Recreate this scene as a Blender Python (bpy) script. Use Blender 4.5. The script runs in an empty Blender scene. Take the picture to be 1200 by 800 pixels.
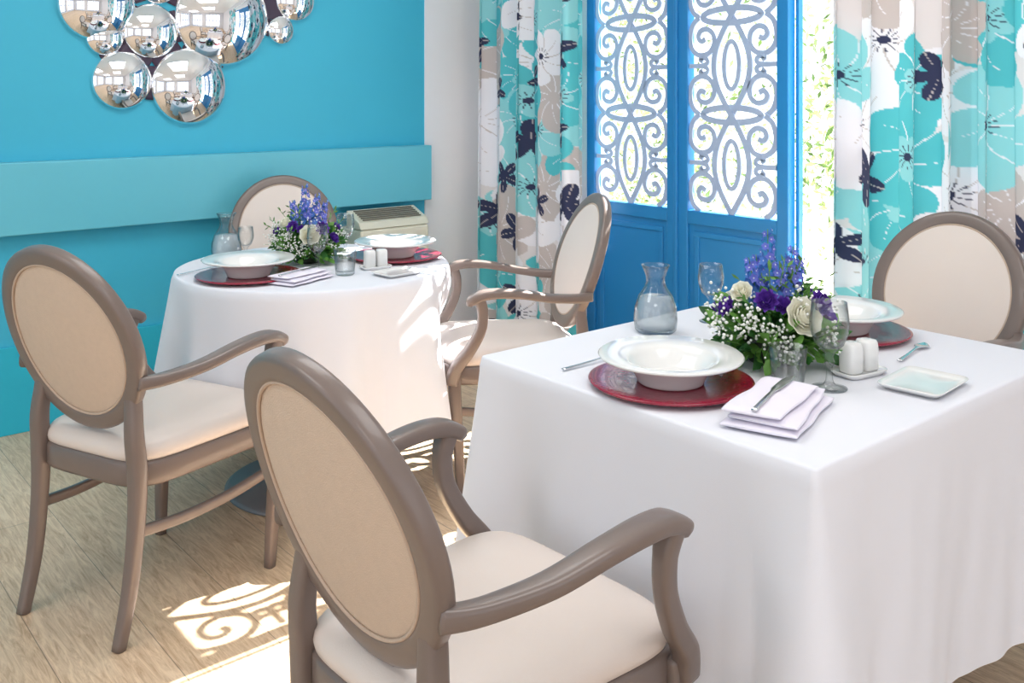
import bpy, math, random
import numpy as np
from mathutils import Vector, Matrix
random.seed(7); np.random.seed(7)
sc = bpy.context.scene
try:
    sc.view_settings.view_transform = 'Standard'
    sc.view_settings.look = 'None'
    sc.view_settings.exposure = 0.0
except Exception as e:
    print(e)

# ------------------------------------------------------------------ materials
def lin(c):
    c = c/255.0
    return c/12.92 if c <= 0.04045 else ((c+0.055)/1.055)**2.4
def rgb(r, g, b): return (lin(r), lin(g), lin(b), 1.0)

def base_mat(name):
    m = bpy.data.materials.new(name); m.use_nodes = True
    nt = m.node_tree
    return m, nt, nt.nodes["Principled BSDF"]

def mat(name, col, rough=0.5, metal=0.0, var=0.04, nscale=6.0, bump=0.0, bscale=200.0, coat=0.0, sheen=0.0, transl=0.0, spec=None):
    m, nt, b = base_mat(name)
    N = nt.nodes; L = nt.links
    tc = N.new("ShaderNodeTexCoord")
    no = N.new("ShaderNodeTexNoise"); no.inputs["Scale"].default_value = nscale; no.inputs["Detail"].default_value = 4
    L.new(tc.outputs["Object"], no.inputs["Vector"])
    mx = N.new("ShaderNodeMix"); mx.data_type = 'RGBA'
    mx.inputs[6].default_value = tuple(max(0, c*(1-var)) for c in col[:3])+(1,)
    mx.inputs[7].default_value = tuple(min(1, c*(1+var)) for c in col[:3])+(1,)
    L.new(no.outputs["Fac"], mx.inputs[0])
    L.new(mx.outputs[2], b.inputs["Base Color"])
    b.inputs["Roughness"].default_value = rough
    b.inputs["Metallic"].default_value = metal
    if spec is not None: b.inputs["Specular IOR Level"].default_value = spec
    if coat: b.inputs["Coat Weight"].default_value = coat
    if sheen: b.inputs["Sheen Weight"].default_value = sheen
    if bump:
        n2 = N.new("ShaderNodeTexNoise"); n2.inputs["Scale"].default_value = bscale; n2.inputs["Detail"].default_value = 2
        L.new(tc.outputs["Object"], n2.inputs["Vector"])
        bp = N.new("ShaderNodeBump"); bp.inputs["Strength"].default_value = bump; bp.inputs["Distance"].default_value = 0.002
        L.new(n2.outputs["Fac"], bp.inputs["Height"]); L.new(bp.outputs["Normal"], b.inputs["Normal"])
    if transl:
        out = N["Material Output"]
        tr = N.new("ShaderNodeBsdfTranslucent"); L.new(mx.outputs[2], tr.inputs["Color"])
        ms = N.new("ShaderNodeMixShader"); ms.inputs[0].default_value = transl
        L.new(b.outputs[0], ms.inputs[1]); L.new(tr.outputs[0], ms.inputs[2]); L.new(ms.outputs[0], out.inputs["Surface"])
    return m

def glass_mat(name, tint=(0.985, 0.99, 0.99, 1), edge=(0.38, 0.44, 0.46, 1), refl=0.55, pwr=2.4):
    m = bpy.data.materials.new(name); m.use_nodes = True
    nt = m.node_tree; N = nt.nodes; L = nt.links
    N.remove(N["Principled BSDF"])
    out = N["Material Output"]
    lw = N.new("ShaderNodeLayerWeight"); lw.inputs["Blend"].default_value = 0.5
    pw = N.new("ShaderNodeMath"); pw.operation = 'POWER'; pw.inputs[1].default_value = pwr
    L.new(lw.outputs["Facing"], pw.inputs[0])
    cm = N.new("ShaderNodeMix"); cm.data_type = 'RGBA'
    cm.inputs[6].default_value = tint; cm.inputs[7].default_value = edge
    L.new(pw.outputs[0], cm.inputs[0])
    t = N.new("ShaderNodeBsdfTransparent"); L.new(cm.outputs[2], t.inputs["Color"])
    g = N.new("ShaderNodeBsdfGlossy"); g.inputs["Roughness"].default_value = 0.04
    ma = N.new("ShaderNodeMath"); ma.operation = 'MULTIPLY_ADD'; ma.inputs[1].default_value = refl; ma.inputs[2].default_value = 0.035
    L.new(pw.outputs[0], ma.inputs[0])
    ms = N.new("ShaderNodeMixShader")
    L.new(ma.outputs[0], ms.inputs[0]); L.new(t.outputs[0], ms.inputs[1]); L.new(g.outputs[0], ms.inputs[2])
    L.new(ms.outputs[0], out.inputs["Surface"])
    return m

M_teal = mat("teal_paint", rgb(64, 184, 215), 0.55, var=0.05, nscale=1.5)
M_teal2 = mat("teal_paint_low", rgb(40, 186, 214), 0.5, var=0.05, nscale=1.5)
M_ledge = mat("teal_paint_ledge", rgb(104, 196, 216), 0.4, var=0.03, nscale=2)
M_white = mat("white_wall_paint", rgb(240, 240, 243), 0.7, var=0.02)
M_ceil = mat("ceiling_paint", rgb(245, 245, 245), 0.8, var=0.01)
M_blue = mat("blue_lacquer", rgb(34, 124, 186), 0.35, var=0.06, nscale=3)
M_lattice = mat("lattice_paint", rgb(160, 177, 206), 0.6, var=0.03)
M_cloth = mat("white_tablecloth_linen", rgb(227, 228, 236), 0.85, var=0.012, nscale=3, bump=0.15, bscale=900, sheen=0.1)
M_napkin = mat("napkin_cotton", rgb(232, 227, 240), 0.9, var=0.02, bump=0.3, bscale=700)
M_frame = mat("taupe_lacquered_wood", rgb(118, 104, 98), 0.34, var=0.07, nscale=10, coat=0.2)
M_cream = mat("cream_leather", rgb(221, 208, 200), 0.42, var=0.03, nscale=5, bump=0.15, bscale=300)
M_tan = mat("tan_woven_fabric", rgb(204, 183, 164), 0.85, var=0.06, nscale=60, bump=0.6, bscale=400)
M_pipe = mat("piping", rgb(190, 168, 150), 0.6)
M_porc = mat("white_porcelain", rgb(230, 230, 229), 0.12, var=0.01, coat=0.5)
M_red = mat("crimson_charger_lacquer", rgb(146, 18, 52), 0.22, var=0.25, nscale=60, bump=0.4, bscale=90, coat=0.4)
M_steel = mat("polished_steel", (0.75, 0.75, 0.77, 1), 0.18, metal=1.0, var=0.02)
M_base = mat("dark_cast_metal", rgb(132, 130, 134), 0.45, metal=0.2, var=0.05)
M_mirror = mat("mirror_silver", (0.93, 0.93, 0.95, 1), 0.02, metal=1.0, var=0.0)
M_mback = mat("plum_backing", rgb(66, 50, 72), 0.4)
M_unit = mat("cream_enamel", rgb(224, 221, 202), 0.4, var=0.02)
M_dark = mat("dark_gap", rgb(120, 118, 108), 0.7)
M_glass = glass_mat("clear_glass")
M_pane = glass_mat("window_pane", (0.99, 0.995, 1, 1), (0.95, 0.97, 0.98, 1), 0.2, 3.0)
M_water = mat("water", rgb(225, 232, 238), 0.05, var=0.0)
nt = M_water.node_tree; out = nt.nodes["Material Output"]
tr = nt.nodes.new("ShaderNodeBsdfTransparent"); tr.inputs[0].default_value = (0.96, 0.98, 0.985, 1)
ms = nt.nodes.new("ShaderNodeMixShader"); ms.inputs[0].default_value = 0.55
nt.links.new(nt.nodes["Principled BSDF"].outputs[0], ms.inputs[1]); nt.links.new(tr.outputs[0], ms.inputs[2]); nt.links.new(ms.outputs[0], out.inputs["Surface"])
M_leaf = mat("green_leaf", rgb(116, 168, 78), 0.45, var=0.4, nscale=30, transl=0.25)
M_leafd = mat("dark_leaf", rgb(60, 116, 54), 0.4, var=0.4, nscale=30, transl=0.15)
M_rose = mat("white_rose", rgb(252, 250, 236), 0.7, var=0.02, transl=0.3)
M_gyp = mat("gypsophila_white", rgb(252, 252, 246), 0.8, transl=0.2)
M_purple = mat("lisianthus_purple", rgb(104, 60, 172), 0.6, var=0.35, nscale=40, transl=0.2)
M_delph = mat("delphinium_blue", rgb(86, 134, 214), 0.6, var=0.35, nscale=50, transl=0.2)
M_delphc = mat("delphinium_eye", rgb(215, 220, 240), 0.6)
M_stem = mat("stem_green", rgb(92, 140, 66), 0.6)
M_hedge = mat("hedge_leaf", rgb(72, 96, 36), 0.6, var=0.35, nscale=3, transl=0.25)
M_hedge2 = mat("hedge_leaf_pale", rgb(132, 146, 92), 0.6, var=0.15, nscale=3, transl=0.25)
M_terrace = mat("terrace_stone", rgb(225, 220, 208), 0.8, var=0.08)
M_pot = mat("flower_bowl_dark", rgb(50, 60, 45), 0.5)

# floor
def floor_material():
    m, nt, b = base_mat("oak_plank_floor"); N = nt.nodes; L = nt.links
    tc = N.new("ShaderNodeTexCoord")
    mp = N.new("ShaderNodeMapping"); mp.inputs["Rotation"].default_value = (0, 0, math.radians(90))
    mp.inputs["Location"].default_value = (0.9, 0.07, 0)
    L.new(tc.outputs["Object"], mp.inputs["Vector"])
    br = N.new("ShaderNodeTexBrick")
    br.inputs["Scale"].default_value = 1.0; br.inputs["Brick Width"].default_value = 2.4; br.inputs["Row Height"].default_value = 0.23
    br.inputs["Mortar Size"].default_value = 0.0014; br.inputs["Mortar Smooth"].default_value = 0.5
    br.inputs["Color1"].default_value = rgb(240, 213, 182); br.inputs["Color2"].default_value = rgb(226, 199, 167)
    br.inputs["Mortar"].default_value = rgb(158, 138, 118)
    L.new(mp.outputs[0], br.inputs["Vector"])
    mp2 = N.new("ShaderNodeMapping"); mp2.inputs["Scale"].default_value = (22, 2.2, 1)
    L.new(tc.outputs["Object"], mp2.inputs["Vector"])
    no = N.new("ShaderNodeTexNoise"); no.inputs["Scale"].default_value = 2.4; no.inputs["Detail"].default_value = 10; no.inputs["Distortion"].default_value = 1.8; no.inputs["Roughness"].default_value = 0.75
    L.new(mp2.outputs[0], no.inputs["Vector"])
    cr = N.new("ShaderNodeValToRGB")
    cr.color_ramp.elements[0].position = 0.34; cr.color_ramp.elements[0].color = rgb(184, 158, 132)
    cr.color_ramp.elements[1].position = 0.60; cr.color_ramp.elements[1].color = (1, 1, 1, 1)
    L.new(no.outputs["Fac"], cr.inputs[0])
    mx = N.new("ShaderNodeMix"); mx.data_type = 'RGBA'; mx.blend_type = 'MULTIPLY'; mx.inputs[0].default_value = 0.75
    L.new(br.outputs["Color"], mx.inputs[6]); L.new(cr.outputs[0], mx.inputs[7])
    L.new(mx.outputs[2], b.inputs["Base Color"])
    b.inputs["Roughness"].default_value = 0.42
    bp = N.new("ShaderNodeBump"); bp.inputs["Strength"].default_value = 0.12; bp.inputs["Distance"].default_value = 0.002
    L.new(br.outputs["Fac"], bp.inputs["Height"]); bp.invert = True
    L.new(bp.outputs[0], b.inputs["Normal"])
    return m
M_floor = floor_material()

def curtain_material():
    m, nt, b = base_mat("printed_curtain_fabric"); N = nt.nodes; L = nt.links
    at = N.new("ShaderNodeAttribute"); at.attribute_name = "print"
    L.new(at.outputs["Color"], b.inputs["Base Color"])
    b.inputs["Roughness"].default_value = 0.85
    tr = N.new("ShaderNodeBsdfTranslucent"); L.new(at.outputs["Color"], tr.inputs["Color"])
    ms = N.new("ShaderNodeMixShader"); ms.inputs[0].default_value = 0.03
    L.new(b.outputs[0], ms.inputs[1]); L.new(tr.outputs[0], ms.inputs[2]); L.new(ms.outputs[0], N["Material Output"].inputs["Surface"])
    return m
M_curt = curtain_material()

# ------------------------------------------------------------------ mesh builder
class MB:
    def __init__(s): s.v = []; s.f = []; s.m = []; s.sm = []
    def add(s, vs, fs, mi=0, smooth=True):
        o = len(s.v); s.v += [tuple(p) for p in vs]
        for f in fs:
            s.f.append(tuple(i+o for i in f)); s.m.append(mi); s.sm.append(smooth)
    def box(s, x0, x1, y0, y1, z0, z1, mi=0):
        vs = [(x0,y0,z0),(x1,y0,z0),(x1,y1,z0),(x0,y1,z0),(x0,y0,z1),(x1,y0,z1),(x1,y1,z1),(x0,y1,z1)]
        s.add(vs, [(0,3,2,1),(4,5,6,7),(0,1,5,4),(1,2,6,5),(2,3,7,6),(3,0,4,7)], mi, False)
    def rings(s, rings, mi=0, smooth=True, cap0=True, cap1=True, closed=False):
        n = len(rings[0]); vs = [p for r in rings for p in r]; fs = []
        R = len(rings)
        for i in range(R if closed else R-1):
            j = (i+1) % R
            for k in range(n):
                k2 = (k+1) % n
                fs.append((i*n+k, i*n+k2, j*n+k2, j*n+k))
        if not closed:
            if cap0: fs.append(tuple(reversed(range(n))))
            if cap1: fs.append(tuple((R-1)*n+k for k in range(n)))
        s.add(vs, fs, mi, smooth)
    def lathe(s, prof, c=(0,0,0), seg=48, mi=0):
        rr = []
        for r, z in prof:
            r = max(r, 1e-5)
            rr.append([(c[0]+r*math.cos(2*math.pi*k/seg), c[1]+r*math.sin(2*math.pi*k/seg), c[2]+z) for k in range(seg)])
        s.rings(rr, mi, True, False, False)
    def obj(s, name, mats, parent=None, loc=(0,0,0), rz=0.0, bevel=0.0, autos=None):
        me = bpy.data.meshes.new(name)
        me.from_pydata(s.v, [], s.f); 
        for mm in (mats if isinstance(mats, list) else [mats]): me.materials.append(mm)
        me.polygons.foreach_set("material_index", s.m)
        me.polygons.foreach_set("use_smooth", s.sm)
        me.update()
        o = bpy.data.objects.new(name, me); sc.collection.objects.link(o)
        o.location = loc; o.rotation_euler = (0, 0, rz)
        if parent: o.parent = parent
        if bevel:
            b = o.modifiers.new("bevel", 'BEVEL'); b.width = bevel; b.segments = 2; b.limit_method = 'ANGLE'
        return o

def empty(name, loc=(0,0,0), rz=0.0):
    o = bpy.data.objects.new(name, None); sc.collection.objects.link(o)
    o.empty_display_size = 0.1; o.location = loc; o.rotation_euler = (0, 0, rz)
    return o

def catmull(P, sub=8, closed=False):
    P = [Vector(p) for p in P]; n = len(P); out = []; par = []
    segs = n if closed else n-1
    for i in range(segs):
        if closed: p0, p1, p2, p3 = P[(i-1)%n], P[i], P[(i+1)%n], P[(i+2)%n]
        else: p0, p1, p2, p3 = P[max(i-1,0)], P[i], P[i+1], P[min(i+2,n-1)]
        for k in range(sub):
            t = k/sub
            out.append(0.5*((2*p1)+(-p0+p2)*t+(2*p0-5*p1+4*p2-p3)*t*t+(-p0+3*p1-3*p2+p3)*t**3)); par.append(i+t)
    if not closed: out.append(P[-1]); par.append(n-1)
    return out, par

def sweep(mb, pts, ws, hs, ref=(1,0,0), mi=0, n=12, ex=3.0, sub=6, closed=False, smooth=True):
    D, par = catmull(pts, sub, closed) if sub > 1 else ([Vector(p) for p in pts], list(range(len(pts))))
    N = len(pts)
    if not hasattr(ws, '__len__'): ws = [ws]*N
    if not hasattr(hs, '__len__'): hs = [hs]*N
    ref = Vector(ref).normalized(); R = []
    cnt = len(D)
    for i, p in enumerate(D):
        if closed: T = D[(i+1)%cnt]-D[(i-1)%cnt]
        else: T = D[min(i+1,cnt-1)]-D[max(i-1,0)]
        T.normalize()
        S = ref-T*T.dot(ref)
        if S.length < 1e-4: S = Vector((0,0,1))-T*T.z
        S.normalize(); U = T.cross(S)
        q = par[i]; a = int(q) % N; b = (a+1) % N if closed else min(a+1, N-1); fr = q-int(q)
        w = ws[a]*(1-fr)+ws[b]*fr; h = hs[a]*(1-fr)+hs[b]*fr
        ring = []
        for k in range(n):
            th = 2*math.pi*(k+0.5)/n; c = math.cos(th); s_ = math.sin(th)
            cx = math.copysign(abs(c)**(2/ex), c); sy = math.copysign(abs(s_)**(2/ex), s_)
            ring.append(tuple(p+S*(w*cx)+U*(h*sy)))
        R.append(ring)
    mb.rings(R, mi, smooth, not closed, not closed, closed)

def superring(hx, hy, z, scale=1.0, ex=5.0, seg=48, cx=0, cy=0, hyf=None):
    r = []
    for k in range(seg):
        th = 2*math.pi*k/seg; c = math.cos(th); s_ = math.sin(th)
        x = hx*math.copysign(abs(c)**(2/ex), c); y0 = math.copysign(abs(s_)**(2/ex), s_)
        hh = hyf(x) if hyf else hy
        r.append((cx+x*scale, cy+hh*y0*scale, z))
    return r

# ------------------------------------------------------------------ room shell
WX = 3.33; WY = 4.20; X0 = -2.9; Y0 = -2.8; CH = 2.8
mb = MB(); mb.box(X0-0.15, WX+0.15, Y0-0.15, WY+0.15, -0.1, 0); mb.obj("floor", M_floor)
mb = MB(); mb.box(X0-0.15, WX+0.15, Y0-0.15, WY+0.15, CH, CH+0.1); mb.obj("ceiling", M_ceil)
mb = MB(); mb.box(X0-0.15, 2.93, WY, WY+0.15, 0, CH, 0); mb.box(2.93, WX+0.15, WY-0.01, WY+0.15, 0, CH, 1)
mb.obj("wall_back", [M_teal, M_white])
mb = MB(); mb.box(X0, 2.93, WY-0.016, WY, 0, 0.35); mb.obj("baseboard_back", M_teal2, bevel=0.003)
mb = MB(); mb.box(X0, 2.93, WY-0.07, WY, 0.80, 1.088); mb.obj("trim_1", M_ledge, bevel=0.004)
YA, YB, ZT = 0.85, 3.37, 2.35
mb = MB()
mb.box(WX, WX+0.15, YB, WY, 0, CH); mb.box(WX, WX+0.15, YA, YB, ZT, CH); mb.box(WX, WX+0.15, Y0-0.15, YA, 0, CH)
mb.obj("wall_right", M_white)
def holed(name, axis, c0, c1, lo, hi, holes, material):
    mb = MB(); e = lo
    for a, b, z0, z1 in holes:
        for (p, q, zz0, zz1) in [(e, a, 0, CH), (a, b, 0, z0), (a, b, z1, CH)]:
            if q-p > 1e-4 and zz1-zz0 > 1e-4:
                mb.box(*( (c0,c1,p,q,zz0,zz1) if axis=='x' else (p,q,c0,c1,zz0,zz1)))
        e = b
    mb.box(*((c0,c1,e,hi,0,CH) if axis=='x' else (e,hi,c0,c1,0,CH)))
    return mb.obj(name, material)
hf = [(-2.4,-0.5,0.25,2.5),(0.2,2.7,0.25,2.5)]  # unseen wall: openings added to show in the mirrors
holed("wall_front", 'y', Y0-0.15, Y0, X0-0.15, WX, hf, M_white)
hl = [(-2.3,-0.1,0.25,2.5),(0.4,3.6,0.25,2.5)]  # unseen wall: large openings added to let sky light in
holed("wall_left", 'x', X0-0.15, X0, Y0, WY, hl, M_white)
k = 3
for (a, b, z0, z1) in hf:
    mb = MB(); n = 4
    for i in range(n+1):
        x = a+(b-a)*i/n; mb.box(x-0.03, x+0.03, Y0-0.1, Y0-0.05, z0, z1)
    for z in (z0+0.03, (z0+z1)/2, z1-0.03): mb.box(a, b, Y0-0.1, Y0-0.05, z-0.03, z+0.03)
    mb.obj("window_%d" % k, M_blue); k += 1
for (a, b, z0, z1) in hl:
    mb = MB(); n = 4
    for i in range(n+1):
        y = a+(b-a)*i/n; mb.box(X0-0.1, X0-0.05, y-0.03, y+0.03, z0, z1)
    for z in (z0+0.03, (z0+z1)/2, z1-0.03): mb.box(X0-0.1, X0-0.05, a, b, z-0.03, z+0.03)
    mb.obj("window_%d" % k, M_blue); k += 1

w = empty("window_1", (WX, 0, 0))
mb = MB()
mb.box(0.03, 0.06, 2.185, 2.20, 0, ZT); mb.box(0.03, 0.09, YA, YA+0.06, 0, ZT); mb.box(0.03,0.09, 1.44,1.50,0,ZT)
mb.box(0.03, 0.09, YA, 2.185, ZT-0.07, ZT); mb.box(0.03, 0.09, YA, 2.185, 0, 0.09)
mb.obj("window_frame", M_blue, w, bevel=0.002)
mb = MB(); mb.add([(0.06, YA+.06, .09), (0.06, 2.185, .09), (0.06, 2.185, ZT-.07), (0.06, YA+.06, ZT-.07)], [(0,1,2,3)], 0, False)
mb.obj("pane", M_pane, w)

# ------------------------------------------------------------------ lattice doors
def lattice(mb, yc, half, z0, z1):
    H = z1-z0; nc = 3; h = H/nc
    cnt = [0]
    def rib(p2, closed=False, wd=0.0115):
        cnt[0] += 1
        P3 = [Vector((-0.00035*(cnt[0] % 19), yc+a, z0+b)) for a, b in p2]
        sweep(mb, P3, 0.0050, wd*1.15*1.41, ref=(1,0,0), n=4, ex=2, sub=1, closed=closed, smooth=False)
    def smooth2(p, sub=6, closed=False):
        D, _ = catmull([(a, b, 0) for a, b in p], sub, closed)
        return [(q.x, q.y) for q in D]
    A = half*0.40
    for sg in (1, -1):
        rib([(sg*A*math.sin(math.pi*b/h), b) for b in np.linspace(0, H, 120)])
        for c in range(nc):
            m0 = c*h
            def Q(u, v): return (sg*half*u, m0+h*v)
            # large scroll: inner curl -> outer sweep
            pts = [Q(.60,.775), Q(.70,.755), Q(.77,.80), Q(.72,.86), Q(.56,.875), Q(.42,.82), Q(.40,.72), Q(.52,.63), Q(.74,.61), Q(.92,.68), Q(.97,.80), Q(.90,.93), Q(.74,1.0)]
            rib(smooth2(pts), wd=0.0100)
            rib(smooth2([(a, 2*m0+h-b) for a, b in pts]), wd=0.0100)
            # small facing scrolls at the waist of the motif
            pts = [Q(.66,.545), Q(.72,.565), Q(.66,.585), Q(.56,.565), Q(.56,.525), Q(.70,.50), Q(.86,.50), Q(.98,.50)]
            rib(smooth2(pts), wd=0.0085)
            rib(smooth2([(a, 2*m0+h-b) for a, b in pts]), wd=0.0085)
    for c in range(nc):
        cy = (c+0.5)*h
        rib([(half*0.17*math.cos(t), cy+h*0.24*math.sin(t)) for t in np.linspace(0, 2*math.pi, 30, endpoint=False)], True, .0090)
    for c in range(1, nc):
        cy = c*h
        rib([(half*0.66*math.cos(t), cy+h*0.075*math.sin(t)) for t in np.linspace(0, 2*math.pi, 40, endpoint=False)], True)

def leaf_door(name, ya, yb, zg, ztop):
    e = empty(name, (WX, 0, 0))
    T0, T1 = -0.015, 0.035; st = 0.055
    mb = MB()
    mb.box(T0, T1, ya, ya+st, 0.01, 2.33); mb.box(T0, T1, yb-st, yb, 0.01, 2.33)
    mb.box(T0, T1, ya+st, yb-st, zg-0.06, zg); mb.box(T0, T1, ya+st, yb-st, ztop, 2.33); mb.box(T0, T1, ya+st, yb-st, 0.01, 0.13)
    mb.obj("leaf_frame", M_blue, e, bevel=0.004)
    mb = MB(); mb.box(T0+0.015, T1-0.01, ya+st, yb-st, 0.13, zg-0.06)
    mb.obj("lower_panel", M_blue, e)
    mb = MB()
    for (p, q, r, s_) in [(ya+st+.03, yb-st-.03, .16, .185), (ya+st+.03, yb-st-.03, zg-.115, zg-.09)]:
        mb.box(T0+0.008, T0+0.02, p, q, r, s_)
    for p in (ya+st+.03, yb-st-.055): mb.box(T0+0.008, T0+0.02, p, p+.025, .185, zg-.115)
    mb.obj("panel_moulding", M_blue, e, bevel=0.003)
    mb = MB(); lattice(mb, (ya+yb)/2, (yb-ya)/2-st, zg, ztop)
    o = mb.obj("scroll_lattice", M_lattice, e); 
    mb = MB(); mb.add([(0.02, ya+st, zg), (0.02, yb-st, zg), (0.02, yb-st, ztop), (0.02, ya+st, ztop)], [(0,1,2,3)], 0, False)
    mb.obj("pane", M_pane, e)
    return e
leaf_door("door_1", 2.785, 3.355, 0.845, 2.12)
leaf_door("door_2", 2.205, 2.775, 0.845, 2.12)
mb = MB(); mb.box(WX-0.03, WX+0.0, 2.770, 2.790, 0.01, 2.33); mb.obj("trim_2", M_blue, bevel=0.004)

# ------------------------------------------------------------------ curtains
C_W = np.array(rgb(236,236,243)[:3]); C_B = np.array(rgb(224,220,222)[:3]); C_T = np.array(rgb(84,190,200)[:3])
C_TL = np.array(rgb(144,212,218)[:3]); C_G = np.array(rgb(196,187,185)[:3]); C_N = np.array(rgb(46,52,84)[:3])
def print_pattern(U, V, seed):
    rs = np.random.RandomState(seed)
    col = np.empty(U.shape+(3,)); col[:] = C_B
    umax, vmax = U.max(), V.max()
    cols = [C_T, C_W, C_TL, C_G, C_W, C_T, C_TL, C_W, C_T, C_G, C_W, C_T]
    pts = []
    tries = 0
    while len(pts) < 70 and tries < 6000:
        tries += 1
        p = (rs.uniform(-0.05, umax+0.05), rs.uniform(0, vmax))
        if all((p[0]-q[0])**2+(p[1]-q[1])**2 > 0.175**2 for q in pts): pts.append(p)
    for i, (cu, cv) in enumerate(pts):
        R = rs.uniform(0.15, 0.25); k = rs.choice([5, 6]); th0 = rs.uniform(0, 6.28)
        du = U-cu; dv = V-cv; r = np.hypot(du, dv); th = np.arctan2(dv, du)+th0+0.6*r/R
        e = R*(0.58+0.42*np.abs(np.cos(k*th/2))**0.5)*(1+0.03*np.sin(3*th+1))
        m = r < e
        c = cols[i % len(cols)]
        col[m] = c
        alt = C_W if c is not C_W else C_G
        ln = m & (np.abs(np.cos(k*th/2)) < 0.005/np.maximum(r, .01)) & (r > 0.03)
        col[ln] = alt
        vein = m & (np.abs(np.sin(k*th/2)) < 0.003/np.maximum(r, .01)) & (r > 0.03) & (r < e*0.75)
        col[vein] = alt
        if c is C_T:
            mm = (r < e*0.36); col[mm] = C_TL
        if i % 2 == 0:
            s_ = (r < 0.045) & ((np.abs(np.sin(6*th)) < 0.30) | (r < 0.016))
            col[s_] = C_N
    pts2 = []
    tries = 0
    while len(pts2) < 24 and tries < 4000:
        tries += 1
        p = (rs.uniform(0, umax), rs.uniform(0, vmax))
        if all((p[0]-q[0])**2+(p[1]-q[1])**2 > 0.29**2 for q in pts2): pts2.append(p)
    for i, (cu, cv) in enumerate(pts2):
        R = rs.uniform(0.08, 0.12); k = 5; th0 = rs.uniform(0, 6.28)
        du = U-cu; dv = V-cv; r = np.hypot(du, dv); th = np.arctan2(dv, du)+th0
        m = r < R*(0.32+0.68*np.abs(np.cos(k*th/2))**1.2)
        col[m] = C_N
        ln = m & (np.abs(np.sin(k*th/2)) < 0.05) & (r > .015)
        col[ln] = C_G
    return col
def curtain(name, y0, y1, x, zb, zt, folds, amp, seed, full=1.7):
    W = (y1-y0); Lc = W*full; nu = int(Lc/0.0038); nv = int((zt-zb)/0.0048)
    s = np.linspace(0, 1, nu); v = np.linspace(0, 1, nv)
    S, V = np.meshgrid(s, v, indexing='ij')
    ph = 2*np.pi*folds*S+0.7*np.sin(2*np.pi*S*2.3+seed)+0.25*np.sin(3*V+6*S)
    prof = np.sin(ph)
    A = amp*(0.75+0.25*np.sin(5.3*S*np.pi+seed))*(1.0-0.35*V)
    X = x+A*prof+0.006*np.sin(2*ph+4*V)
    Y = y0+W*S+0.018*np.sin(2*ph+0.4)*(1-0.3*V)
    Z = zb+(zt-zb)*V
    col = print_pattern(S*Lc, Z, seed)
    vs = np.stack([X, Y, Z], -1).reshape(-1, 3)
    idx = np.arange(nu*nv).reshape(nu, nv)
    f = np.stack([idx[:-1,:-1], idx[1:,:-1], idx[1:,1:], idx[:-1,1:]], -1).reshape(-1, 4)
    me = bpy.data.meshes.new(name); me.from_pydata(vs.tolist(), [], f.tolist())
    me.polygons.foreach_set("use_smooth", [True]*len(f))
    ca = me.color_attributes.new("print", 'FLOAT_COLOR', 'POINT')
    c4 = np.concatenate([col.reshape(-1, 3), np.ones((nu*nv, 1))], 1).astype(np.float32)
    ca.data.foreach_set("color", c4.ravel())
    me.materials.append(M_curt); me.update()
    o = bpy.data.objects.new(name, me); sc.collection.objects.link(o)
    return o
curtain("curtain", 3.27, 4.05, 3.20, 0.015, 2.48, 5.0, 0.060, 5)
curtain("curtain", 0.70, 1.93, 3.20, 0.015, 2.48, 9.0, 0.064, 23)
mb = MB(); sweep(mb, [(3.20,0.6,2.5),(3.20,2.5,2.5),(3.20,4.15,2.5)], 0.014, 0.014, ref=(0,0,1), ex=2)
mb.obj("curtain_rod", M_steel)

# ------------------------------------------------------------------ garden
mb = MB(); mb.box(WX+0.16, 9, -4, 9, -0.12, -0.02); mb.obj("garden_ground", M_terrace)
mb = MB()
for i in range(17000):
    x = random.uniform(4.6, 5.5); y = random.uniform(1.0, 6.6); z = random.uniform(-0.0, 2.1)
    g = math.sin(y*3.1)+math.sin(z*4.3+y)+math.sin(y*7.7+z*2)
    if g < -0.2 and random.random() < 0.80: continue
    L_ = random.uniform(0.04, 0.085); w_ = L_*0.35
    d = Vector((random.gauss(0,1), random.gauss(0,1), random.gauss(0,1))).normalized()
    n_ = d.cross(Vector((random.gauss(0,1), random.gauss(0,1), random.gauss(0,1)))).normalized()
    c = Vector((x,y,z))
    mb.add([c-d*L_/2, c+n_*w_/2, c+d*L_/2, c-n_*w_/2], [(0,1,2,3)], 0 if random.random() < 0.25 else 1, False)
mb.obj("garden_hedge", [M_hedge, M_hedge2])

# ------------------------------------------------------------------ mirrors
cl = empty("convex_mirror_cluster", (0, WY, 0))
mir = [(1.247,1.742,.157),(1.471,1.634,.118),(1.799,1.71,.222),(2.163,1.815,.103),(2.087,1.664,.066),
       (1.278,1.60,.076),(1.349,1.418,.124),(1.644,1.394,.171),(1.50,1.84,.085),(1.56,2.04,.13),(1.95,2.03,.11),(1.28,1.98,.09)]
for i, (x, z, r) in enumerate(mir):
    mb = MB(); seg = 56; hgt = r*0.34; Rr = []
    Rs = (r*r+hgt*hgt)/(2*hgt)
    Rr.append([(x+r*math.cos(2*math.pi*k/seg), -0.001, z+r*math.sin(2*math.pi*k/seg)) for k in range(seg)])
    for j in range(15):
        a = math.asin(r/Rs)*(1-j/14.0); rr = max(Rs*math.sin(a), 1e-5); yy = -(0.022+Rs*math.cos(a)-(Rs-hgt))
        Rr.append([(x+rr*math.cos(2*math.pi*k/seg), yy, z+rr*math.sin(2*math.pi*k/seg)) for k in range(seg)])
    mb.rings(Rr, 0, True, False, False)
    mb.obj("convex_mirror_%d" % (i+1), M_mirror, cl)
mb = MB()
links = [(0,1),(1,2),(2,3),(2,4),(5,1),(6,1),(6,7),(7,2),(7,1),(0,5),(8,0),(8,2),(9,8),(10,2),(0,11),(6,5)]
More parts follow.
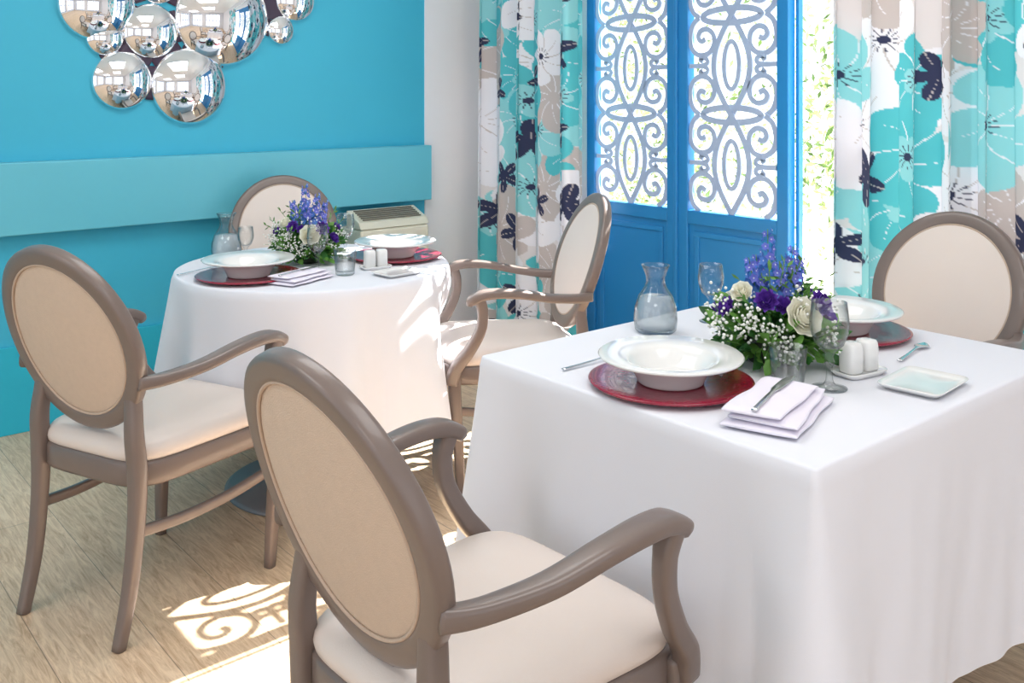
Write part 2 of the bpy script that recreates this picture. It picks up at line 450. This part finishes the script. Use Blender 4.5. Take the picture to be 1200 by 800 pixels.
for a, b in links:
    pa = Vector((mir[a][0], -0.006, mir[a][1])); pb = Vector((mir[b][0], -0.006, mir[b][1]))
    sweep(mb, [pa, (pa+pb)/2, pb], 0.005, min(mir[a][2], mir[b][2])*0.62, ref=(0,1,0), n=8, ex=5, sub=2)
mb.obj("mirror_backing", M_mback, cl)

# ------------------------------------------------------------------ fan coil unit
e = empty("fan_coil_unit", (0, 0, 0))
mb = MB(); mb.box(2.40, 2.80, 3.97, WY-0.02, 0.0, 0.70); mb.obj("cabinet", M_unit, e, bevel=0.012)
mb = MB()
mb.add([(2.40,3.97,.702),(2.80,3.97,.702),(2.80,4.11,.702),(2.40,4.11,.702),(2.40,3.99,.735),(2.80,3.99,.735),(2.80,4.11,.785),(2.40,4.11,.785)],
       [(0,3,2,1),(4,5,6,7),(0,1,5,4),(1,2,6,5),(2,3,7,6),(3,0,4,7)], 0, False)
mb.obj("sloped_top", M_unit, e, bevel=0.004)
mb = MB()
for i in range(6):
    y = 4.0+i*0.017; z = 0.7375+(y-3.99)*0.417
    mb.box(2.43, 2.77, y, y+0.007, z, z+0.006)
mb.obj("grille_slats", M_dark, e)

# ------------------------------------------------------------------ chair
XC, ZC, TH = -0.286, 0.742, math.radians(18)
def oval(a, b, off=0.0):
    return Vector((XC-b*math.sin(TH)+0.30*a*a+off*math.cos(TH), a, ZC+b*math.cos(TH)+off*math.sin(TH)))
def build_chair_meshes():
    P = []
    mb = MB(); A, B = 0.217, 0.233
    sweep(mb, [oval(A*math.cos(t), B*math.sin(t)) for t in np.linspace(0, 2*math.pi, 72, endpoint=False)],
          0.018, 0.0235, ref=(math.cos(TH), 0, math.sin(TH)), n=16, ex=4.2, sub=1, closed=True)
    P.append(("oval_back_frame", mb, M_frame))
    a, b = A-0.018, B-0.018
    def disc(sign, t0, bulge):
        mb = MB(); R = []
        for q in (1.0, 0.985, 0.95, 0.88, 0.75, 0.55, 0.3, 0.02):
            o_ = sign*(t0+bulge*(1-q**2.2)) if q < 1 else sign*(-0.002)
            R.append([tuple(oval(a*q*math.cos(t), b*q*math.sin(t), o_)) for t in np.linspace(0, 2*math.pi, 64, endpoint=False)])
        if sign < 0: R = [list(reversed(r)) for r in R]
        mb.rings(R, 0, True, False, True); return mb
    P.append(("back_cushion_front", disc(1, 0.016, 0.020), M_cream))
    P.append(("back_panel_rear", disc(-1, 0.010, 0.008), M_tan))
    mb = MB()
    for sg, o_ in ((1, 0.015), (-1, -0.0125)):
        sweep(mb, [oval((a-0.004)*math.cos(t), (b-0.004)*math.sin(t), o_) for t in np.linspace(0, 2*math.pi, 64, endpoint=False)], 0.0035, 0.0035, ref=(1,0,0), n=6, ex=2, sub=1, closed=True)
    P.append(("back_piping", mb, M_pipe))
    hyf = lambda x: 0.208+0.047*(x+0.25)/0.51
    def sr(scale, z, grow=0):
        return superring(0.253, 0.24, z, scale, 5.5, 64, 0.010, 0, hyf)
    mb = MB(); mb.rings([sr(.93,.372), sr(.985,.374), sr(1,.382), sr(1,.428), sr(.985,.436), sr(.9,.436)])
    P.append(("seat_rail", mb, M_frame))
    mb = MB(); mb.rings([sr(.955,.434), sr(.985,.44), sr(.995,.452), sr(.985,.466), sr(.95,.477), sr(.88,.485), sr(.7,.492), sr(.45,.497), sr(.15,.499)])
    P.append(("seat_cushion", mb, M_cream))
    for i, s in enumerate((1, -1)):
        mb = MB(); p0 = oval(s*0.170, -0.145)
        sweep(mb, [p0+Vector((-.010,0,0.03)), p0, (-0.238, s*0.180, 0.51), (-0.232, s*0.184, 0.42), (-0.234, s*0.184, 0.30), (-0.252, s*0.182, 0.14), (-0.285, s*0.181, 0.0)],
              [.014,.018,.020,.021,.019,.017,.0145], [.014,.019,.021,.022,.019,.017,.0145], ref=(1,0,0), n=16, ex=4)
        P.append(("rear_leg_%d" % (i+1), mb, M_frame))
        mb = MB()
        sweep(mb, [(0.226, s*0.232, 0.42), (0.226, s*0.232, 0.34), (0.214, s*0.226, 0.18), (0.205, s*0.220, 0.0)],
              [.021,.021,.018,.014], [.021,.021,.018,.014], ref=(1,0,0), n=16, ex=4)
        P.append(("front_leg_%d" % (i+1), mb, M_frame))
        mb = MB()
        sweep(mb, [(-0.238, s*0.185, 0.27), (-0.10, s*0.198, 0.258), (0.06, s*0.212, 0.262), (0.216, s*0.227, 0.285)],
              [.010]*4, [.014]*4, ref=(0,1,0), n=12, ex=4)
        P.append(("side_stretcher_%d" % (i+1), mb, M_frame))
        mb = MB()
        sweep(mb, [(-0.258, s*0.218, 0.650), (-0.20, s*0.240, 0.650), (-0.10, s*0.268, 0.662), (0.00, s*0.283, 0.682), (0.08, s*0.287, 0.690), (0.14, s*0.286, 0.686), (0.178, s*0.285, 0.668), (0.187, s*0.285, 0.652)],
              [.013,.017,.022,.025,.027,.027,.024,.010], [.018,.016,.015,.015,.016,.017,.016,.008], ref=(0,1,0), n=16, ex=3.6)
        P.append(("armrest_%d" % (i+1), mb, M_frame))
        mb = MB()
        sweep(mb, [(0.152, s*0.286, 0.672), (0.140, s*0.285, 0.630), (0.146, s*0.281, 0.57), (0.182, s*0.270, 0.50), (0.226, s*0.258, 0.44), (0.242, s*0.250, 0.385)],
              [.020,.018,.018,.019,.021,.021], [.022,.017,.016,.018,.020,.016], ref=(1,0,0), n=16, ex=4)
        P.append(("arm_post_%d" % (i+1), mb, M_frame))
    return P
chair_src = None
def chair(x, y, yaw):
    global chair_src
    e = empty("dining_chair", (x, y, 0), math.radians(yaw))
    if chair_src is None:
        chair_src = []
        for nm, mb, mt in build_chair_meshes():
            o = mb.obj(nm, mt, e); chair_src.append((nm, o.data))
    else:
        for nm, me in chair_src:
            o = bpy.data.objects.new(nm, me); sc.collection.objects.link(o); o.parent = e
    return e
chair(1.002, 1.270, 2)
chair(0.960, 2.668, 22)
chair(2.235, 2.680, 152)
chair(1.880, 3.670, -110)
chair(2.665, 1.385, 180)

# ------------------------------------------------------------------ tables
TZ = 0.75; CT = 0.76
def square_cloth(cx, cy, hx, hy, hem):
    r = 0.013
    corners = [(hx, hy, 0), (-hx, hy, 90), (-hx, -hy, 180), (hx, -hy, 270)]
    P = []
    ns = 90
    for ci, (qx, qy, a0) in enumerate(corners):
        ccx = qx-math.copysign(r, qx); ccy = qy-math.copysign(r, qy)
        for k in range(13):
            a = math.radians(a0+90*k/12); P.append((ccx+r*math.cos(a), ccy+r*math.sin(a), a, 0.0, ci))
        nx, ny, na = corners[(ci+1) % 4]
        ex = nx-math.copysign(r, nx); ey = ny-math.copysign(r, ny)
        a = math.radians(a0+90)
        sx, sy = ccx+r*math.cos(a), ccy+r*math.sin(a); tx, ty = ex+r*math.cos(a), ey+r*math.sin(a)
        Ls = math.hypot(tx-sx, ty-sy)
        for k in range(1, ns):
            f = k/ns; P.append((sx+(tx-sx)*f, sy+(ty-sy)*f, a, min(f, 1-f)*Ls+0.0, ci))
    mb = MB(); R = []
    for q in (0.02, 0.4, 0.8, 0.97):
        R.append([(cx+x*q, cy+y*q, CT) for x, y, a, d, ci in P])
    R.append([(cx+x-0.005*math.cos(a), cy+y-0.005*math.sin(a), CT) for x, y, a, d, ci in P])
    R.append([(cx+x-0.0015*math.cos(a), cy+y-0.0015*math.sin(a), CT-0.0015) for x, y, a, d, ci in P])
    R.append([(cx+x, cy+y, CT-0.005) for x, y, a, d, ci in P])
    for j in range(1, 41):
        v = j/40; ring = []
        for i, (x, y, a, d, ci) in enumerate(P):
            c = math.exp(-(d/0.065)**2); c2 = math.exp(-((d-0.14)/0.045)**2); c3 = math.exp(-((d-0.25)/0.05)**2)
            s = (x*math.cos(a+1.5708)+y*math.sin(a+1.5708))
            vv = max(0, v-.05)/.95; w2 = vv**1.2
            mid = 1-c
            off = 0.004+0.020*v + 0.066*(vv**1.1)*c - 0.022*vv*c2 + 0.012*w2*c3
            off += mid*(w2*0.017*math.sin(s*10.5+a*2.3+0.5*v)*(0.6+0.4*math.sin(s*4+1)) + w2*0.007*math.sin(s*26+a*5+1.2*v) + 0.0022*vv*math.sin(s*60+8*v))
            off = max(off, 0.003)
            z = CT-0.005-(CT-0.005-hem+0.09*c)*v
            ring.append((cx+x+off*math.cos(a), cy+y+off*math.sin(a), z))
        R.append(ring)
    mb.rings(R, 0, True, True, False)
    o = mb.obj("tablecloth", M_cloth)
    return o
SX, SY, SHX, SHY = 1.855, 1.28, 0.505, 0.435
square_cloth(SX, SY, SHX, SHY, 0.24)
e = empty("dining_table", (SX, SY, 0))
mb = MB(); mb.box(-SHX+.012, SHX-.012, -SHY+.012, SHY-.012, TZ-0.03, TZ+0.006); mb.obj("table_top", M_frame, e, bevel=0.004)
mb = MB(); mb.lathe([(0,0),(.26,0),(.27,.006),(.25,.016),(.06,.03),(.035,.05),(.035,.70),(.12,.715),(.12,.72),(0,.72)], seg=40); mb.obj("pedestal", M_base, e)

def round_cloth(cx, cy, r0, hem):
    n = 300; mb = MB(); R = []
    az = [2*math.pi*k/n for k in range(n)]
    def angd(a, b): return math.atan2(math.sin(a-b), math.cos(a-b))
    chairs = [(math.radians(207), 0.0), (math.radians(-28), 0.080), (math.radians(70), 0.045)]
    cors = [math.radians(x) for x in (-68, 16, 112, 160)]
    for q in (0.02, 0.4, 0.8, 0.96): R.append([(cx+r0*q*math.cos(a), cy+r0*q*math.sin(a), CT) for a in az])
    for dr, dz in ((-0.006,0), (-0.002,-0.002), (0,-0.007)):
        R.append([(cx+(r0+dr)*math.cos(a), cy+(r0+dr)*math.sin(a), CT+dz) for a in az])
    for j in range(1, 37):
        v = j/36; ring = []
        t = min(1, max(0, (v-.12)/.40)); sv = t*t*(3-2*t)
        for a in az:
            g = 1.0; push = 0.0
            for c, dp in chairs:
                g *= 1-0.88*math.exp(-(angd(a, c)/0.34)**2)
                push += dp*math.exp(-(abs(angd(a, c))/0.46)**3)
            cb = max(math.exp(-(angd(a, c)/0.18)**2) for c in cors)
            off = 0.004+g*(0.022*v+0.055*v*cb+0.5*v*(0.044*math.sin(9*a+0.6)+0.030*math.sin(17*a+2)))+ (1-g)*0.006*v + 0.004*v*math.sin(23*a)
            off = max(off, 0.002)-push*sv
            z = CT-0.007-(CT-0.007-hem+0.07*cb)*v
            ring.append((cx+(r0+off)*math.cos(a), cy+(r0+off)*math.sin(a), z))
        R.append(ring)
    mb.rings(R, 0, True, True, False)
    return mb.obj("tablecloth", M_cloth)
RX, RY = 1.626, 3.000
round_cloth(RX, RY, 0.470, 0.30)
e = empty("round_dining_table", (RX, RY, 0))
mb = MB(); mb.lathe([(0,TZ-.03),(.445,TZ-.03),(.45,TZ-.02),(.45,TZ),(.445,TZ+.006),(0,TZ+.006)], seg=64); mb.obj("table_top", M_frame, e)
mb = MB(); mb.lathe([(0,0),(.30,0),(.305,.006),(.29,.014),(.08,.03),(.04,.05),(.038,.70),(.12,.712),(.12,.718),(0,.718)], seg=48); mb.obj("pedestal", M_base, e)

# ------------------------------------------------------------------ tableware
TT = CT+0.001
def lathe_obj(name, prof, x, y, z, m, seg=48, parent=None):
    mb = MB(); mb.lathe(prof, seg=seg); return mb.obj(name, m, parent, (x, y, z))
CHG = [(0,0),(.115,0),(.165,.009),(.169,.013),(.163,.0145),(.112,.007),(0,.007)]
PLT = [(0,0),(.066,0),(.069,.003),(.070,.007),(.082,.030),(.090,.040),(.100,.045),(.146,.052),(.149,.056),(.145,.0585),(.100,.051),(.092,.048),(.084,.040),(.066,.016),(.05,.012),(0,.011)]
def setting(x, y):
    lathe_obj("charger_plate", CHG, x, y, TT, M_red, 64)
    lathe_obj("soup_plate", PLT, x, y, TT+0.0075, M_porc, 64)
setting(1.512, 1.285); setting(2.165, 1.29)
setting(1.345, 2.925); setting(1.915, 2.93)
def carafe(x, y, s=1.0):
    e = empty("glass_carafe", (x, y, TT)); e.scale = (s, s, s)
    lathe_obj("carafe_glass", [(0,0),(.046,0),(.052,.006),(.055,.03),(.053,.06),(.043,.090),(.028,.112),(.0235,.125),(.024,.138),(.030,.155),(.036,.168),(.0345,.168),(.028,.155),(.022,.138),(.0215,.125),(.026,.112),(.041,.090),(.051,.06),(.053,.03),(.049,.01),(0,.009)], 0,0,0, M_glass, parent=e)
    lathe_obj("water", [(0,.010),(.048,.011),(.0515,.03),(.0495,.06),(.0395,.088),(0,.088)], 0,0,0, M_water, parent=e)
carafe(1.825, 1.60, 1.0); carafe(1.440, 3.32, 0.98)
WG = [(0,0),(.033,0),(.034,.002),(.012,.007),(.007,.016),(.0055,.04),(.010,.052),(.007,.062),(.012,.072),(.027,.086),(.036,.11),(.0375,.13),(.033,.168),(.032,.168),(.036,.13),(.0345,.11),(.0255,.088),(.010,.078),(0,.077)]
def wine(x, y, s=1.0):
    o = lathe_obj("wine_glass", WG, x, y, TT, M_glass, 32); o.scale = (s, s, s)
wine(1.742, 1.062, 1.05); wine(2.015, 1.575, 0.90)
wine(1.554, 2.85, .95); wine(1.80, 3.09, .92); wine(1.46, 3.20, .75)
TB = [(0,0),(.028,0),(.031,.003),(.0385,.085),(.037,.085),(.030,.012),(0,.011)]
for x, y in ((1.680, 1.118), (1.61, 2.765)): lathe_obj("water_tumbler", TB, x, y, TT, M_glass, 32)

def napkin(x, y, yaw, s=1.0):
    e = empty("folded_napkin", (x, y, TT+0.001), math.radians(yaw)); e.scale = (s, s, s)
    for i, (dx, dy, rot, L_, W_, z) in enumerate([(0,0,0,.118,.064,.0062), (.004,.004,3,.113,.060,.0172), (-.004,.012,-3,.108,.050,.0282)]):
        mb = MB()
        K = 13; P_ = []; Wl = []; Hl = []
        for q in range(K):
            t = -1+2*q/(K-1)
            P_.append((L_*t, .0022*math.sin(5*t+i*2), .0006*math.sin(7*t+i)))
            Wl.append(W_*(1+.018*math.sin(4*t+i*1.7))); Hl.append(.0056 if 0 < q < K-1 else .002)
        sweep(mb, P_, Wl, Hl, ref=(0,1,0), n=24, ex=2.5, sub=3)
        mb.obj("fold_%d" % (i+1), M_napkin, e, (dx, dy, z), math.radians(rot))
    mb = MB()
    sweep(mb, [(-.11,.01,.036),(-.05,.011,.037),(0,.012,.037),(.02,.012,.037),(.08,.010,.036),(.115,.006,.036)], [.005,.0045,.004,.008,.010,.003], [.0028,.0026,.0022,.001,.001,.0008], ref=(0,1,0), n=10, ex=2.5)
    mb.obj("table_knife", M_steel, e)
napkin(1.528, 1.035, 18, 1.08)
napkin(1.45, 2.765, 22, 0.85)
def spoon(x, y, yaw):
    e = empty("spoon", (x, y, TT), math.radians(yaw))
    mb = MB()
    sweep(mb, [(-.09,0,.004),(-.03,0,.005),(.03,0,.007),(.055,0,.006),(.075,0,.004),(.095,0,.006)], [.006,.004,.003,.013,.018,.004], [.0015]*6, ref=(0,1,0), n=12, ex=2.4)
    mb.obj("spoon_body", M_steel, e)
spoon(1.50, 1.50, 0); spoon(2.12, 1.08, 10); spoon(1.60, 3.24, 60); spoon(1.262, 3.13, 20)
def shakers(x, y, yaw, s=1.0):
    e = empty("salt_and_pepper_set", (x, y, TT), math.radians(yaw)); e.scale = (s, s, s)
    mb = MB(); q = lambda sc_, z: superring(.060, .036, z, sc_, 5, 48)
    mb.rings([q(.86,0), q(.98,.007), q(1,.010), q(.97,.0115), q(.88,.007), q(.3,.007)]); mb.obj("tray", M_porc, e)
    for i, dx in enumerate((-.024, .024)):
        mb = MB(); q = lambda sc_, z: superring(.0215, .0215, z, sc_, 3.2, 32)
        mb.rings([q(.9,.0075), q(1,.011), q(1,.055), q(.94,.066), q(.8,.071), q(.3,.0725)]); mb.obj("shaker_%d" % (i+1), M_porc, e, (dx, 0, 0))
        mb = MB(); 
        for hx, hy in ((0,0),(.006,0),(-.006,0),(0,.006),(0,-.006)): mb.lathe([(0,.0722),(.0012,.0726),(0,.073)], (dx+hx,hy,0), 8)
        mb.obj("holes_%d" % (i+1), M_dark, e)
shakers(1.880, 1.076, -10); shakers(1.75, 2.80, -10, .9)
def dish(x, y, yaw, s=1.0):
    o_e = empty("butter_dish", (x, y, TT), math.radians(yaw)); o_e.scale = (s, s, s)
    mb = MB(); q = lambda sc_, z: superring(.082, .062, z, sc_, 9, 64)
    mb.rings([q(.80,0), q(.97,.009), q(1,.012), q(.985,.0135), q(.90,.008), q(.8,.006), q(.2,.006)]); mb.obj("dish", M_porc, o_e)
dish(1.900, .945, 5, 1.05); dish(1.745, 2.660, 5, .9)

# ------------------------------------------------------------------ flowers
M_delph2 = mat("delphinium_violet", rgb(116, 124, 216), 0.6, var=0.3, nscale=50, transl=0.2)
def flowers(x, y, seed, s=1.0, hs=1.0):
    rnd = random.Random(seed)
    e = empty("flower_arrangement", (x, y, TT)); e.scale = (s, s, s)
    ac = Vector((.764,-.645,0)); fr = Vector((-.645,-.764,0))
    def LP(a, b, z): v = ac*a+fr*b; return Vector((v.x, v.y, z))
    lathe_obj("bowl", [(0,0),(.045,0),(.06,.02),(.062,.045),(.055,.05),(0,.05)], 0,0,0, M_pot, 24, e)
    def rv(): return Vector((rnd.gauss(0,1), rnd.gauss(0,1), rnd.gauss(0,1)))
    for nm, mt, cnt in (("leaves_light", M_leaf, 290), ("leaves_dark", M_leafd, 190)):
        mb = MB()
        for i in range(cnt):
            az = rnd.uniform(0, 6.283); el = rnd.uniform(-0.35, 1.15)
            d = Vector((math.cos(az)*math.cos(el), math.sin(az)*math.cos(el), math.sin(el)))
            rad = rnd.uniform(0.04, 0.110)
            base = Vector((0,0,0.045))+Vector((d.x*rad*1.05, d.y*rad*1.05, d.z*rad*0.8))
            dd = (d+rv()*0.3).normalized(); L_ = rnd.uniform(.025, .052); w_ = L_*rnd.uniform(.2,.34)
            sd = dd.cross(rv()).normalized(); up = sd.cross(dd)
            p = [base, base+dd*L_*.35+sd*w_+up*.003, base+dd*L_*.7+sd*w_*.8+up*.002, base+dd*L_-up*.004, base+dd*L_*.7-sd*w_*.8+up*.002, base+dd*L_*.35-sd*w_+up*.003, base+dd*L_*.5-up*.002]
            p = [Vector((q.x, q.y, max(q.z, 0.003))) for q in p]
            mb.add(p, [(0,1,6),(1,2,6),(2,3,6),(3,4,6),(4,5,6),(5,0,6)], 0, True)
        mb.obj(nm, mt, e)
    mb = MB()
    clumps = [LP(-.055,.105,.095), LP(-.03,.115,.075), LP(-.09,.08,.075), LP(-.06,.09,.115), LP(.085,.075,.07), LP(.0,.12,.06), LP(.06,-.08,.09), LP(-.07,-.07,.09), LP(-.110,.02,.08), LP(.11,-.01,.10), LP(.03,.10,.140), LP(-.10,.05,.13), LP(-.115,.055,.10)]
    for c in clumps:
        for i in range(36):
            q = c+rv()*0.0155; r = rnd.uniform(.0022,.0036)
            q.z = max(q.z, .006)
            R = []
            for lz, lr in ((-1,.05),(-.6,.8),(0,1),(.6,.8),(1,.05)):
                R.append([(q.x+r*lr*math.cos(t), q.y+r*lr*math.sin(t), q.z+r*lz) for t in (0,1.256,2.513,3.77,5.03)])
            mb.rings(R, 0, True, True, True)
            if i % 3 == 0:
                sweep(mb, [c*0.6+Vector((0,0,.02)), q], .0005, .0005, n=4, ex=2, sub=1, mi=1)
    mb.obj("gypsophila", [M_gyp, M_stem], e)
    def bloom(mb, c, ax, r, layers, mi=0, ruff=0.1):
        ax = ax.normalized(); t1 = ax.cross(Vector((.3,.5,.8))).normalized(); t2 = ax.cross(t1)
        for l in range(layers):
            f = (l+1)/layers; npz = 3+l; rr = r*(.25+.75*f)
            for k in range(npz):
                a0 = 2*math.pi*k/npz+l*1.1
                vs = []; nu, nv = 7, 5
                for iu in range(nu):
                    a = a0+(iu/(nu-1)-.5)*2*math.pi/npz*1.35
                    for iv in range(nv):
                        v = iv/(nv-1)
                        rad = rr*(math.sin(v*1.5)**.7 if v > 0 else 0.05)*(1-.18*(1-f)*v)*(1+ruff*.5*math.sin(a*9+l)*v)
                        hh = r*(-.35+ (1.15-.55*f)*v**1.3 - (0.30*f)*max(0,v-.75)*4*.5) * (1-.15*abs(iu/(nu-1)-.5)*2*v)
                        vs.append(c+(t1*math.cos(a)+t2*math.sin(a))*rad+ax*hh)
                fs = [(i*nv+j, (i+1)*nv+j, (i+1)*nv+j+1, i*nv+j+1) for i in range(nu-1) for j in range(nv-1)]
                mb.add(vs, fs, mi, True)
    mb = MB(); bloom(mb, LP(.028,.115,.115), LP(.3,1.0,.5), .037, 6)
    bloom(mb, LP(-.06,-.09,.10), LP(-.5,-1,.6), .030, 6)
    bloom(mb, LP(-.075,.055,.150), LP(-.5,.7,.7), .022, 5)
    mb.obj("white_roses", M_rose, e)
    mb = MB()
    for (a, b, z, r) in ((-.038,.098,.142,.022), (.068,.095,.135,.025), (-.105,.05,.120,.020), (.100,.045,.095,.022), (-.005,.095,.132,.018), (.03,-.10,.10,.024), (-.10,-.03,.10,.024), (.09,-.05,.12,.022)):
        v = LP(a, b, z); bloom(mb, v, Vector((v.x,v.y,.07)), r, 4, ruff=.35)
    mb.obj("purple_lisianthus", M_purple, e)
    mb = MB()
    for (ba, bb, la, lb, h, r) in ((-.01,.0,-.012,.01,.285,.023), (.01,.01,.036,.02,.250,.021), (-.02,.01,-.055,.03,.228,.020), (.0,.02,.0,.055,.225,.022), (.02,.0,.060,-.01,.220,.019), (-.01,-.02,-.02,-.05,.22,.018)):
        h = h*hs
        b0 = LP(ba,bb,.05); b1 = LP(la,lb,h)
        sweep(mb, [b0, b0.lerp(b1,.5)+Vector((.003,0,0)), b1], [.0018,.0014,.0008], [.0018,.0014,.0008], n=5, ex=2, sub=4, mi=1)
        nb = 32
        for i in range(nb):
            t = .34+.66*i/nb; c = b0.lerp(b1, t); a = i*2.4
            rr = r*(1.1-.85*(t-.34)/.66); sz = .0155*(1.1-.65*(t-.34)/.66)
            d = Vector((math.cos(a), math.sin(a), rnd.uniform(-.2,.6))).normalized()
            q = c+d*rr*rnd.uniform(.7,1.2); t1 = d.cross(Vector((0,0,1))).normalized(); t2 = d.cross(t1)
            for k in range(5):
                aa = 2*math.pi*k/5+i; u = t1*math.cos(aa)+t2*math.sin(aa); w_ = d.cross(u)
                mb.add([q, q+u*sz*.5+w_*sz*.42+d*.002, q+u*sz+d*.004+w_*.1*sz, q+u*sz*.5-w_*sz*.42+d*.002], [(0,1,2,3)], 3 if (i*7) % 5 < 2 else 0, True)
            mb.add([q+d*.003+t1*.002, q+d*.003+t2*.002, q+d*.003-t1*.002, q+d*.003-t2*.002, q+d*.005], [(0,1,4),(1,2,4),(2,3,4),(3,0,4)], 2, True)
    mb.obj("blue_delphinium", [M_delph, M_stem, M_delphc, M_delph2], e)
    mb = MB()
    for i in range(20):
        az = rnd.uniform(0,6.28); el = rnd.uniform(.4,1.3); Ls = rnd.uniform(.12,.19)
        d = Vector((math.cos(az)*math.cos(el), math.sin(az)*math.cos(el), math.sin(el)))
        b0 = Vector((0,0,.06)); b1 = b0+d*Ls
        sweep(mb, [b0, b1], .0009, .0009, n=4, ex=2, sub=1)
        for k in range(10):
            c = b0.lerp(b1, .45+.055*k); dd = (d+rv()*.8).normalized(); sd = dd.cross(rv()).normalized()
            mb.add([c, c+dd*.011+sd*.0035, c+dd*.021, c+dd*.011-sd*.0035], [(0,1,2,3)], 0, True)
    mb.obj("sprigs", M_stem, e)
flowers(1.825, 1.255, 4, 1.12, 0.93)
flowers(1.635, 3.06, 9, 0.98, 1.0)

# ------------------------------------------------------------------ lights
sun = bpy.data.lights.new("sun", 'SUN'); sun.energy = 36.0; sun.angle = math.radians(0.3); sun.color = (1.0, 0.97, 0.93)
so = bpy.data.objects.new("sun", sun); sc.collection.objects.link(so); so.location = (8, 3, 6)
so.rotation_euler = Vector((-2.42, -0.02, -2.1)).to_track_quat('-Z', 'Y').to_euler()
for i, (x, y) in enumerate(((1.2, 0.2), (1.4, 2.4), (-1.2, 2.0), (-1.2,-1.0))):  # fill lamps with invented ceiling panels, added to brighten the room
    e = empty("added_fill_panel", (x, y, CH))
    mb = MB(); mb.box(-.62,.62,-.62,.62,-0.03,0); mb.obj("fill_panel_housing", M_white, e, bevel=.004)
    ar = bpy.data.lights.new("added_fill_lamp", 'AREA'); ar.shape = 'SQUARE'; ar.size = 1.15; ar.energy = 20; ar.color = (0.99, 1.0, 1.0)
    ao = bpy.data.objects.new("added_fill_lamp", ar); sc.collection.objects.link(ao); ao.location = (0, 0, -0.04); ao.parent = e
wd = bpy.data.worlds.new("sky_world"); sc.world = wd; wd.use_nodes = True
N = wd.node_tree.nodes; L = wd.node_tree.links; bg = N["Background"]
tc = N.new("ShaderNodeTexCoord"); sp = N.new("ShaderNodeSeparateXYZ"); L.new(tc.outputs["Generated"], sp.inputs[0])
cr = N.new("ShaderNodeValToRGB"); L.new(sp.outputs["Z"], cr.inputs[0])
cr.color_ramp.elements[0].position = 0.0; cr.color_ramp.elements[0].color = (1.0, 1.0, 1.0, 1)
cr.color_ramp.elements[1].position = 0.7; cr.color_ramp.elements[1].color = (0.80, 0.90, 1.0, 1)
L.new(cr.outputs[0], bg.inputs["Color"]); bg.inputs["Strength"].default_value = 1.75

# ------------------------------------------------------------------ camera
cam = bpy.data.cameras.new("camera"); co = bpy.data.objects.new("camera", cam); sc.collection.objects.link(co)
co.location = (0, 0, 1.36); co.rotation_euler = (math.radians(90), 0, -math.atan2(0.645, 0.764))
cam.sensor_width = 36; cam.lens = 36*1114/1200; cam.shift_y = -290/1200; cam.clip_start = 0.05
sc.camera = co
